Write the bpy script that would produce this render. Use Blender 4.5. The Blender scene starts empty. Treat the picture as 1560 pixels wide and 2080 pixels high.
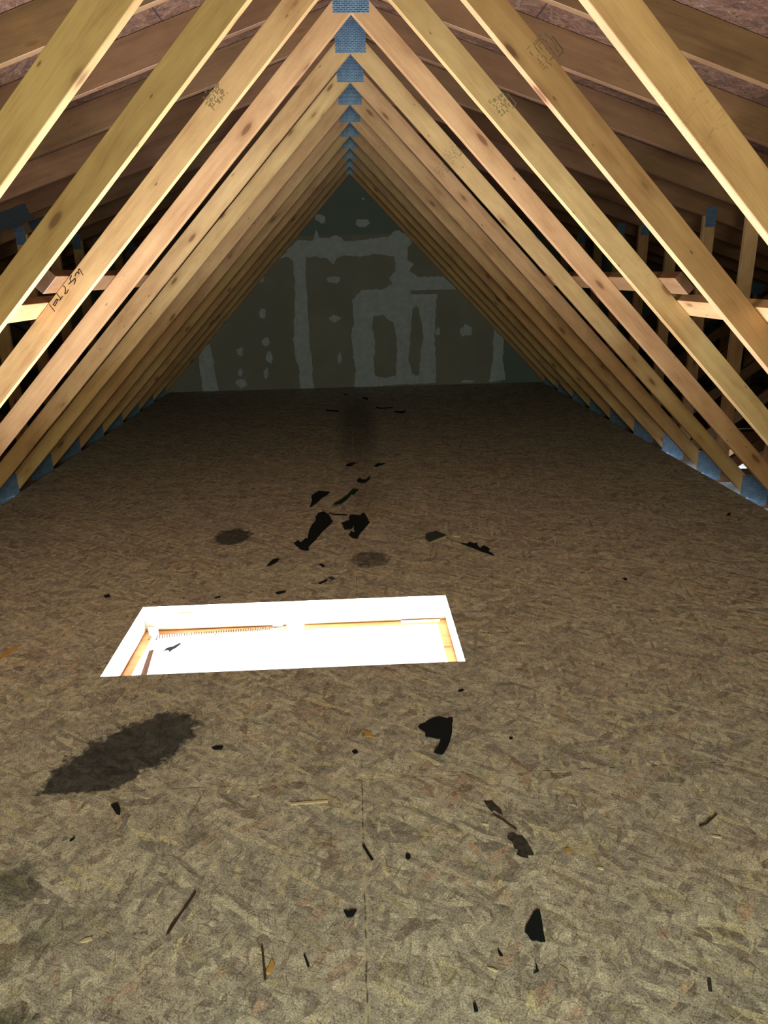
import bpy, bmesh, math, random
from mathutils import Matrix, Vector, noise

scene = bpy.context.scene
C = scene.collection

# ---------------------------------------------------------------- camera
cam_data = bpy.data.cameras.new('camera')
cam = bpy.data.objects.new('camera', cam_data); C.objects.link(cam)
cam_data.sensor_fit = 'VERTICAL'; cam_data.sensor_height = 36.0; cam_data.sensor_width = 27.0
cam_data.lens = 36.0 * 1457.0 / 2080.0
right = Vector((0.9986858, -0.04681644, -0.02085393))
fwd = Vector((0.03777395, 0.94738266, -0.31786667))
up = right.cross(fwd)
R = Matrix((right, up, -fwd)).transposed().to_4x4()
cam.matrix_world = Matrix.Translation((0, 0, 1.404)) @ R
cam_data.clip_start = 0.02; cam_data.clip_end = 60
scene.camera = cam

# ---------------------------------------------------------------- world, lights, exposure
world = bpy.data.worlds.new('world'); scene.world = world; world.use_nodes = True
world.node_tree.nodes['Background'].inputs[0].default_value = (0.5, 0.65, 0.9, 1)
world.node_tree.nodes['Background'].inputs[1].default_value = 0.02
vs = scene.view_settings
vs.view_transform = 'Standard'; vs.look = 'None'; vs.gamma = 1.0; vs.use_curve_mapping = False
vs.exposure = 0.0
scene.cycles.diffuse_bounces = 3; scene.cycles.glossy_bounces = 2; scene.cycles.max_bounces = 4; scene.cycles.caustics_reflective = False; scene.cycles.caustics_refractive = False

def area(name, loc, size, power, color, direction):
    L = bpy.data.lights.new(name, 'AREA'); L.shape = 'RECTANGLE'
    L.size, L.size_y = size; L.energy = power; L.color = color
    o = bpy.data.objects.new(name, L); C.objects.link(o); o.location = loc
    o.rotation_euler = Vector(direction).to_track_quat('-Z', 'Y').to_euler()
    return o

CX = 0.05                       # ridge line
HX0, HX1, HY0, HY1 = -0.972, 0.390, 2.378, 2.962     # hatch opening
# bright room below, shining up through the hatch
area('room_light_below_hatch', ((HX0 + HX1) / 2, (HY0 + HY1) / 2, -0.20), (1.325, 0.545), 240, (0.89, 0.96, 1.14), (0, 0, 1))
# added area light behind the camera; the front gable has no window
area('fill_behind_camera', (0.05, -1.50, 1.35), (0.8, 0.7), 98, (0.92, 1.0, 0.74), (0, 1, -0.05))
# added lamp just under the hatch, brightening the room below to white
area('room_light_downward', ((HX0 + HX1) / 2, (HY0 + HY1) / 2, -0.215), (1.30, 0.52), 420.0, (0.95, 0.97, 1.0), (0, 0, -1))
# added strips facing down to brighten insulation beside the boarded floor; no real source
area('added_strip_right', (2.50, 4.75, -0.03), (0.04, 1.7), 5.0, (0.78, 0.89, 1.0), (0, 0, -1))
area('added_strip_right_outer', (3.08, 5.4, -0.02), (0.16, 0.9), 3.0, (0.78, 0.89, 1.0), (0, 0, -1))
area('added_strip_left', (-2.375, 4.75, -0.03), (0.04, 0.5), 0.5, (0.78, 0.89, 1.0), (0, 0, -1))

# ---------------------------------------------------------------- node helpers
class NT:
    def __init__(s, name):
        s.m = bpy.data.materials.new(name); s.m.use_nodes = True
        s.t = s.m.node_tree; s.b = s.t.nodes['Principled BSDF']
    def n(s, typ, ins=None, **kw):
        nd = s.t.nodes.new(typ)
        for k, v in kw.items(): setattr(nd, k, v)
        for k, v in (ins or {}).items(): s.set(nd.inputs[k], v)
        return nd
    def set(s, sock, v):
        if hasattr(v, 'is_output'): s.t.links.new(v, sock)
        else: sock.default_value = v
    def math(s, op, a, b=0.0, c=0.0, clamp=False):
        nd = s.n('ShaderNodeMath', operation=op, use_clamp=clamp)
        for i, v in enumerate((a, b, c)): s.set(nd.inputs[i], v)
        return nd.outputs[0]
    def vmath(s, op, a, b=(0, 0, 0), out=0):
        nd = s.n('ShaderNodeVectorMath', operation=op); s.set(nd.inputs[0], a); s.set(nd.inputs[1], b)
        return nd.outputs[out]
    def mapr(s, v, a, b, c=0.0, d=1.0, smooth=False):
        nd = s.n('ShaderNodeMapRange', interpolation_type='SMOOTHSTEP' if smooth else 'LINEAR')
        for i, x in enumerate((v, a, b, c, d)): s.set(nd.inputs[i], x)
        return nd.outputs[0]
    def mix(s, f, a, b, mode='MIX'):
        nd = s.n('ShaderNodeMix', data_type='RGBA', blend_type=mode)
        s.set(nd.inputs[0], f); s.set(nd.inputs[6], a); s.set(nd.inputs[7], b)
        return nd.outputs[2]
    def noise(s, vec, scale, detail=3.0, rough=0.5, dist=0.0):
        nd = s.n('ShaderNodeTexNoise', {'Vector': vec, 'Scale': scale, 'Detail': detail, 'Roughness': rough, 'Distortion': dist})
        return nd.outputs['Fac']
    def ramp(s, v, stops):
        nd = s.n('ShaderNodeValToRGB'); s.set(nd.inputs[0], v)
        e = nd.color_ramp.elements
        while len(e) < len(stops): e.new(0.5)
        for el, (p, c) in zip(e, stops): el.position = p; el.color = (*c, 1)
        return nd.outputs[0]
    def scale3(s, vec, sc):
        return s.vmath('MULTIPLY', vec, sc)
    def rot(s, vec, a):
        nd = s.n('ShaderNodeVectorRotate', rotation_type='Z_AXIS'); s.set(nd.inputs['Vector'], vec); nd.inputs['Angle'].default_value = a
        return nd.outputs[0]
    def done(s, color, rough=0.7, bump=None, strength=0.3, dist=0.002, metallic=0.0, spec=0.3):
        s.set(s.b.inputs['Base Color'], color); s.set(s.b.inputs['Roughness'], rough)
        s.b.inputs['Metallic'].default_value = metallic; s.b.inputs['Specular IOR Level'].default_value = spec
        if bump is not None:
            bp = s.n('ShaderNodeBump', {'Height': bump, 'Strength': strength, 'Distance': dist})
            s.t.links.new(bp.outputs[0], s.b.inputs['Normal'])
        return s.m

def plain(name, col, rough=0.7, spec=0.3, metallic=0.0, var=0.15, sc=30):
    n = NT(name); p = n.n('ShaderNodeTexCoord').outputs['Object']
    f = n.noise(p, sc, 4)
    c = n.mix(n.mapr(f, 0.3, 0.7), tuple(x * (1 - var) for x in col) + (1,), tuple(min(1, x * (1 + var)) for x in col) + (1,))
    return n.done(c, rough, f, 0.2, 0.001, metallic, spec)

def wood(name, dark, light, knot=1.0, sheen=0.35):
    n = NT(name)
    p = n.n('ShaderNodeTexCoord').outputs['Object']
    rnd = n.n('ShaderNodeObjectInfo').outputs['Random']
    off = n.n('ShaderNodeCombineXYZ', {'X': n.math('MULTIPLY', rnd, 37.0), 'Y': n.math('MULTIPLY', rnd, 11.3), 'Z': n.math('MULTIPLY', rnd, 5.7)}).outputs[0]
    q = n.vmath('ADD', p, off)
    warp = n.noise(n.scale3(q, (1.6, 5.0, 5.0)), 1.0, 2)
    wv = n.n('ShaderNodeCombineXYZ', {'Y': n.math('MULTIPLY', n.math('SUBTRACT', warp, 0.5), 0.05)}).outputs[0]
    q2 = n.vmath('ADD', q, wv)
    g1 = n.noise(n.scale3(q2, (0.8, 42.0, 32.0)), 1.0, 3)
    g2 = n.noise(n.scale3(q2, (14.0, 260.0, 200.0)), 1.0, 2, 0.7)
    blot = n.noise(n.scale3(q, (3.0, 8.0, 8.0)), 1.0, 3, 0.6)
    g = n.math('ADD', n.math('MULTIPLY', g1, 0.30), n.math('ADD', n.math('MULTIPLY', g2, 0.25), n.math('MULTIPLY', blot, 0.62)))
    mid = tuple((a + b) / 2 for a, b in zip(dark, light))
    col = n.ramp(g, [(0.34, dark), (0.55, mid), (0.82, light)])
    # knots
    v = n.n('ShaderNodeTexVoronoi', {'Vector': n.scale3(q, (4.6, 15.0, 9.0)), 'Scale': 1.0})
    keep = n.math('GREATER_THAN', n.n('ShaderNodeSeparateColor', {0: v.outputs['Color']}).outputs[0], 0.52)
    wob = n.math('ADD', v.outputs['Distance'], n.math('MULTIPLY', n.math('SUBTRACT', blot, 0.5), 0.18))
    km = n.math('MULTIPLY', n.mapr(wob, 0.09, 0.20, 1.0, 0.0, True), n.math('MULTIPLY', keep, 0.85 * knot))
    col = n.mix(km, col, (0.09, 0.035, 0.012, 1))
    halo = n.math('MULTIPLY', n.mapr(wob, 0.12, 0.42, 1.0, 0.0, True), n.math('MULTIPLY', keep, 0.35 * knot))
    col = n.mix(halo, col, (0.26, 0.12, 0.04, 1))
    # fine dark checks running across and along the board
    chk = n.noise(n.scale3(q, (26.0, 5.0, 5.0)), 1.0, 3, 0.7)
    where = n.noise(n.scale3(q, (2.7, 3.0, 3.0)), 1.0, 1)
    cm = n.math('MULTIPLY', n.mapr(n.math('ABSOLUTE', n.math('SUBTRACT', chk, 0.5)), 0.0, 0.012, 0.35, 0.0), n.math('MULTIPLY', n.mapr(where, 0.63, 0.69), knot))
    col = n.mix(cm, col, (0.12, 0.05, 0.018, 1))
    # small flecks and nail marks
    v2 = n.n('ShaderNodeTexVoronoi', {'Vector': n.scale3(q, (14.0, 40.0, 30.0)), 'Scale': 1.0})
    k2 = n.math('GREATER_THAN', n.n('ShaderNodeSeparateColor', {0: v2.outputs['Color']}).outputs[1], 0.86)
    fm = n.math('MULTIPLY', n.mapr(v2.outputs['Distance'], 0.08, 0.16, 0.7, 0.0), k2)
    col = n.mix(fm, col, (0.10, 0.045, 0.015, 1))
    hs = n.n('ShaderNodeHueSaturation', {'Hue': n.mapr(rnd, 0, 1, 0.488, 0.506), 'Saturation': 1.0, 'Value': n.mapr(n.math('FRACT', n.math('MULTIPLY', rnd, 7.31)), 0, 1, 0.86, 1.12), 'Color': col})
    return n.done(hs.outputs[0], 0.55, g2, 0.2, 0.001, 0.0, sheen)

def osb(name, base_stops, worn, flake_scale=(8.5, 46.0), seams=None, extra=None, contrast=0.8, fibre=1.0):
    """Oriented strand board: overlapping elongated flakes lying at many angles."""
    n = NT(name)
    p = n.n('ShaderNodeTexCoord').outputs['Object']
    flat = n.scale3(p, (1, 1, 0))
    w = n.n('ShaderNodeTexNoise', {'Vector': flat, 'Scale': 9.0, 'Detail': 2.0}).outputs['Color']
    wv = n.vmath('MULTIPLY', n.vmath('SUBTRACT', w, (0.5, 0.5, 0.5)), (0.016, 0.016, 0))
    fl = n.vmath('ADD', flat, wv)
    col = None
    for k, a in enumerate((0.1, 1.15, 1.75, 2.45, 0.65)):
        sx, sy = flake_scale[0] * (0.8 + 0.13 * (k * 3 % 5)), flake_scale[1] * (0.55 + 0.17 * (k * 2 % 5))
        r = n.scale3(n.vmath('ADD', n.rot(fl, a), (k * 3.7, k * 1.9, 0)), (sx, sy, 1))
        v = n.n('ShaderNodeTexVoronoi', {'Vector': r, 'Scale': 1.0, 'Randomness': 1.0}, voronoi_dimensions='2D')
        sp = n.n('ShaderNodeSeparateColor', {0: v.outputs['Color']}).outputs
        fib = n.noise(n.scale3(r, (1.2, 5.0, 1)), 1.0, 1)
        tone = n.math('ADD', n.math('MULTIPLY', sp[0], contrast), n.math('MULTIPLY', fib, 0.38))
        fc = n.ramp(tone, base_stops)
        if k % 2:
            fc = n.mix(n.math('GREATER_THAN', sp[2], 0.88), fc, n.mix(1.0, fc, (0.90, 0.68, 0.64, 1), 'MULTIPLY'))
        else:
            fc = n.mix(n.math('GREATER_THAN', sp[2], 0.86), fc, n.mix(1.0, fc, (1.08, 1.05, 0.82, 1), 'MULTIPLY'))
        edge = n.mapr(v.outputs['Distance'], 0.25, 0.75, 1.0, 0.0)
        if col is None: col = fc
        else:
            show = n.math('MULTIPLY', n.math('GREATER_THAN', sp[1], 0.62), n.mapr(edge, 0.0, 0.25, 0.0, 0.8))
            col = n.mix(show, col, fc)
    # dust film, blotches, fine specks
    big = n.noise(flat, 1.3, 2)
    fine = n.noise(flat, 260.0, 2)
    med = n.noise(flat, 45.0, 3, 0.65)
    col = n.mix(n.mapr(big, 0.3, 0.75, 0.08, 0.32), col, (*worn, 1))
    col = n.mix(0.8, col, n.ramp(fine, [(0.3, (0.42, 0.42, 0.42)), (0.68, (1.4, 1.38, 1.34))]), 'MULTIPLY')
    col = n.mix(0.6, col, n.ramp(med, [(0.32, (0.5, 0.48, 0.48)), (0.68, (1.38, 1.38, 1.36))]), 'MULTIPLY')
    # splinter lines, cracks and specks
    for k, (a, lo, dkc, st) in enumerate(((0.35, 0.60, (0.12, 0.09, 0.07), 0.5), (1.3, 0.62, (0.11, 0.08, 0.06), 0.5), (2.2, 0.605, (0.12, 0.09, 0.07), 0.5), (0.9, 0.62, (0.68, 0.60, 0.45), 0.5), (2.7, 0.62, (0.66, 0.58, 0.44), 0.5))):
        r = n.scale3(n.vmath('ADD', n.rot(fl, a), (k * 5.1, k * 2.3, 0)), (17.0, 150.0, 1))
        f = n.noise(r, 1.0, 2, 0.6)
        col = n.mix(n.mapr(f, lo, lo + 0.05, 0.0, st * fibre), col, (*dkc, 1))
    spk = n.noise(flat, 150.0, 2, 0.6)
    col = n.mix(n.mapr(spk, 0.655, 0.71, 0.0, 0.85), col, (0.03, 0.026, 0.022, 1))
    spl = n.noise(n.vmath('ADD', flat, (7.7, 3.1, 0)), 120.0, 2, 0.6)
    col = n.mix(n.mapr(spl, 0.70, 0.74, 0.0, 0.7), col, (0.62, 0.56, 0.44, 1))
    if extra: col = extra(n, flat, col)
    if seams: col = seams(n, flat, col)
    return n.done(col, 0.75, med, 0.25, 0.0015, 0.0, 0.25)

# ---------------------------------------------------------------- floor stains and seams (marks on the boards themselves)
def floor_marks(n, p, col):
    xyz = n.n('ShaderNodeSeparateXYZ', {0: p}).outputs
    w = n.n('ShaderNodeTexNoise', {'Vector': p, 'Scale': 22.0, 'Detail': 4.0, 'Roughness': 0.7}).outputs['Color']
    pw = n.vmath('ADD', p, n.vmath('MULTIPLY', n.vmath('SUBTRACT', w, (0.5, 0.5, 0.5)), (0.15, 0.15, 0)))
    def blob(cx, cy, rx, ry, ang, col, strength, tint, inner=0.75, clip=None):
        q = n.rot(n.vmath('SUBTRACT', pw, (cx, cy, 0)), -ang)
        d = n.vmath('LENGTH', n.scale3(q, (1 / rx, 1 / ry, 0)), out=1)
        f = n.mapr(d, inner, 1.05, strength, 0.0, True)
        if clip is not None: f = n.math('MULTIPLY', f, n.math('GREATER_THAN', xyz[1], clip))
        return n.mix(f, col, (*tint, 1), 'MULTIPLY')
    dark = (0.13, 0.145, 0.18)
    q = n.rot(n.vmath('SUBTRACT', pw, (-0.735, 1.925, 0)), -0.80)
    d1 = n.vmath('LENGTH', n.scale3(q, (1 / 0.265, 1 / 0.145, 0)), out=1)
    q = n.rot(n.vmath('SUBTRACT', pw, (-0.845, 1.775, 0)), 0.0)
    d2 = n.vmath('LENGTH', n.scale3(q, (1 / 0.105, 1 / 0.13, 0)), out=1)
    q = n.rot(n.vmath('SUBTRACT', pw, (-0.655, 2.02, 0)), 0.1)
    d3 = n.vmath('LENGTH', n.scale3(q, (1 / 0.10, 1 / 0.11, 0)), out=1)
    d = n.math('MINIMUM', n.math('MINIMUM', d1, d2), d3)
    f = n.math('MULTIPLY', n.mapr(d, 0.82, 1.02, 0.96, 0.0, True), n.math('GREATER_THAN', xyz[1], 1.736))
    col = n.mix(f, col, (*dark, 1), 'MULTIPLY')
    col = blob(-0.705, 3.84, 0.115, 0.15, 0.0, col, 0.96, (0.16, 0.175, 0.21))
    col = blob(0.06, 3.43, 0.105, 0.11, 0.0, col, 0.9, (0.30, 0.29, 0.32))
    col = blob(0.03, 7.0, 0.26, 2.4, 0.0, col, 0.72, (0.34, 0.36, 0.37), 0.25)
    col = blob(0.06, 4.5, 0.16, 0.55, 0.0, col, 0.45, (0.45, 0.42, 0.42), 0.2)
    col = blob(-0.87, 1.42, 0.075, 0.10, 0.5, col, 0.75, (0.3, 0.32, 0.32), 0.4)
    col = blob(-0.72, 1.28, 0.10, 0.075, 0.6, col, 0.55, (0.42, 0.43, 0.40), 0.3)
    col = blob(-0.82, 1.20, 0.13, 0.05, 0.5, col, 0.7, (0.35, 0.33, 0.28), 0.3)
    col = blob(-0.74, 1.06, 0.08, 0.05, 0.3, col, 0.85, (0.25, 0.26, 0.22), 0.4)
    col = blob(-0.62, 1.30, 0.07, 0.09, 0.2, col, 0.5, (0.5, 0.5, 0.48), 0.3)
    # reddish foxing around the hatch
    red = n.noise(p, 3.3, 1)
    col = n.mix(n.mapr(red, 0.52, 0.72, 0.0, 0.5), col, (1.0, 0.89, 0.87, 1), 'MULTIPLY')
    return col

def floor_seams(n, p, col):
    xyz = n.n('ShaderNodeSeparateXYZ', {0: p}).outputs
    wob = n.math('MULTIPLY', n.math('SUBTRACT', n.noise(p, 14.0, 1), 0.5), 0.006)
    y = n.math('ADD', n.math('SUBTRACT', xyz[1], 1.738), wob)
    row = n.math('FLOOR', n.math('DIVIDE', y, 1.22))
    fy = n.math('ABSOLUTE', n.math('SUBTRACT', y, n.math('MULTIPLY', n.math('ROUND', n.math('DIVIDE', y, 1.22)), 1.22)))
    odd = n.math('MULTIPLY', n.math('MODULO', n.math('ADD', row, 101.0), 2.0), 1.22)
    x = n.math('ADD', n.math('ADD', n.math('ADD', xyz[0], 0.013), wob), n.math('ADD', odd, -0.0))
    fx = n.math('ABSOLUTE', n.math('SUBTRACT', x, n.math('MULTIPLY', n.math('ROUND', n.math('DIVIDE', x, 2.44)), 2.44)))
    brk = n.mapr(n.noise(p, 6.0, 1), 0.36, 0.5, 0.25, 0.85)
    d = n.math('MINIMUM', fx, fy)
    line = n.math('MULTIPLY', n.mapr(d, 0.0010, 0.0028, 1.0, 0.0), brk)
    col = n.mix(line, col, (0.05, 0.042, 0.03, 1))
    chip = n.math('MULTIPLY', n.mapr(d, 0.002, 0.008, 0.7, 0.0), n.mapr(n.noise(p, 40.0, 2), 0.42, 0.58))
    return n.mix(chip, col, (0.62, 0.54, 0.38, 1))

def roof_seams(n, p, col):
    xyz = n.n('ShaderNodeSeparateXYZ', {0: p}).outputs
    def dist(v, per):
        return n.math('ABSOLUTE', n.math('SUBTRACT', v, n.math('MULTIPLY', n.math('ROUND', n.math('DIVIDE', v, per)), per)))
    d = n.math('MINIMUM', dist(n.math('ADD', xyz[0], 0.35), 1.22), dist(n.math('ADD', xyz[1], 0.2), 2.44))
    return n.mix(n.mapr(d, 0.002, 0.005, 0.9, 0.0), col, (0.015, 0.01, 0.008, 1))

M = {}
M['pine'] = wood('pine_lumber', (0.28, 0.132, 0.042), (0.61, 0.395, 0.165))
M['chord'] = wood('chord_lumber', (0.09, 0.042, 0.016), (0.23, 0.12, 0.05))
M['pale_pine'] = wood('pale_pine', (0.44, 0.28, 0.17), (0.66, 0.47, 0.32), 0.4)
M['floor'] = osb('strand_board_floor', [(0.12, (0.16, 0.13, 0.115)), (0.40, (0.40, 0.365, 0.33)), (0.75, (0.55, 0.505, 0.43)), (1.0, (0.74, 0.69, 0.57))], (0.46, 0.44, 0.415), flake_scale=(10.5, 56.0), contrast=0.85, seams=floor_seams, extra=floor_marks)
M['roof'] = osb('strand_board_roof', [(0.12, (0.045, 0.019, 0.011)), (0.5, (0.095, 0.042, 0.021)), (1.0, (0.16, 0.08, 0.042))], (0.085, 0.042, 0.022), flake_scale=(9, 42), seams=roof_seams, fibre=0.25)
M['felt'] = plain('black_felt', (0.008, 0.010, 0.012), 0.8, 0.2, sc=120)
M['green'] = plain('green_black_strip', (0.016, 0.032, 0.022), 0.8, 0.2, sc=120)
M['grey'] = plain('grey_shingle', (0.045, 0.05, 0.055), 0.9, 0.2, sc=200)
M['greyflake'] = plain('worn_flake', (0.055, 0.047, 0.042), 0.9, 0.1, var=0.5, sc=70)
M['pale'] = plain('pale_wood', (0.68, 0.56, 0.36), 0.7)
M['tan'] = plain('tan_wood', (0.42, 0.32, 0.17), 0.7)
M['orange'] = plain('orange_wood', (0.52, 0.30, 0.10), 0.7)
M['bark'] = plain('dark_stick', (0.055, 0.035, 0.02), 0.8)
M['white'] = plain('white_paint', (0.8, 0.8, 0.8), 0.5)
M['steel'] = plain('galvanised_steel', (0.10, 0.125, 0.14), 0.5, 0.3, 0.0)
M['arm'] = plain('ladder_arm_wood', (0.10, 0.055, 0.03), 0.7)
M['spring'] = plain('spring_steel', (0.018, 0.010, 0.006), 0.5, 0.4, 0.0)
M['ink'] = plain('dark_ink', (0.035, 0.018, 0.006), 0.6)
M['stamp'] = plain('stamp_ink', (0.13, 0.10, 0.045), 0.7)
M['insulation'] = plain('white_insulation', (0.55, 0.55, 0.55), 0.95, 0.05, sc=25)
M['cable'] = plain('pale_cable', (0.6, 0.58, 0.52), 0.5)
M['mud'] = plain('joint_compound', (0.44, 0.49, 0.54), 0.85, 0.1, var=0.12, sc=14)
M['drywall_white'] = plain('white_drywall', (0.75, 0.75, 0.73), 0.8, 0.1)

def nailplate():
    n = NT('nail_plate')
    p = n.n('ShaderNodeTexCoord').outputs['Object']
    x = n.n('ShaderNodeSeparateXYZ', {0: p}).outputs
    v = n.n('ShaderNodeCombineXYZ', {'X': x[0], 'Y': x[2]}).outputs[0]
    br = n.n('ShaderNodeTexBrick', {'Vector': v, 'Scale': 1.0, 'Mortar Size': 0.0026, 'Mortar Smooth': 0.2, 'Brick Width': 0.022, 'Row Height': 0.0078, 'Color1': (0.012, 0.03, 0.07, 1), 'Color2': (0.05, 0.10, 0.19, 1), 'Mortar': (0.22, 0.32, 0.41, 1)})
    br.offset = 0.5
    f = n.noise(p, 30.0, 3)
    c = n.mix(n.mapr(f, 0.35, 0.65), br.outputs['Color'], (0.06, 0.11, 0.19, 1))
    c = n.mix(0.5, br.outputs['Color'], c)
    return n.done(c, 0.42, br.outputs['Fac'], -0.5, 0.002, 0.5, 0.5)
M['plate'] = nailplate()

def drywall():
    n = NT('drywall_paper')
    p = n.n('ShaderNodeTexCoord').outputs['Object']
    f = n.noise(p, 2.2, 4)
    x = n.n('ShaderNodeSeparateXYZ', {0: p}).outputs
    c = n.mix(n.mapr(f, 0.35, 0.65), (0.235, 0.23, 0.21, 1), (0.275, 0.265, 0.24, 1))
    top = n.math('GREATER_THAN', x[2], 1.83)
    rt = n.math('MULTIPLY', n.math('GREATER_THAN', x[0], 1.20), n.math('GREATER_THAN', x[2], 1.18))
    rt2 = n.math('GREATER_THAN', x[0], 1.93)
    g = n.math('MAXIMUM', top, n.math('MAXIMUM', rt, rt2))
    c = n.mix(g, c, (0.16, 0.205, 0.195, 1))
    return n.done(c, 0.9, n.noise(p, 60.0, 3), 0.1, 0.001, 0.0, 0.1)
M['drywall'] = drywall()
M['shaded_plate'] = plain('shaded_plate', (0.035, 0.045, 0.05), 0.6, 0.3, 0.2, 0.4, 120)  # darker copy of the nail plate steel, unlit look put into its colour

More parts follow.
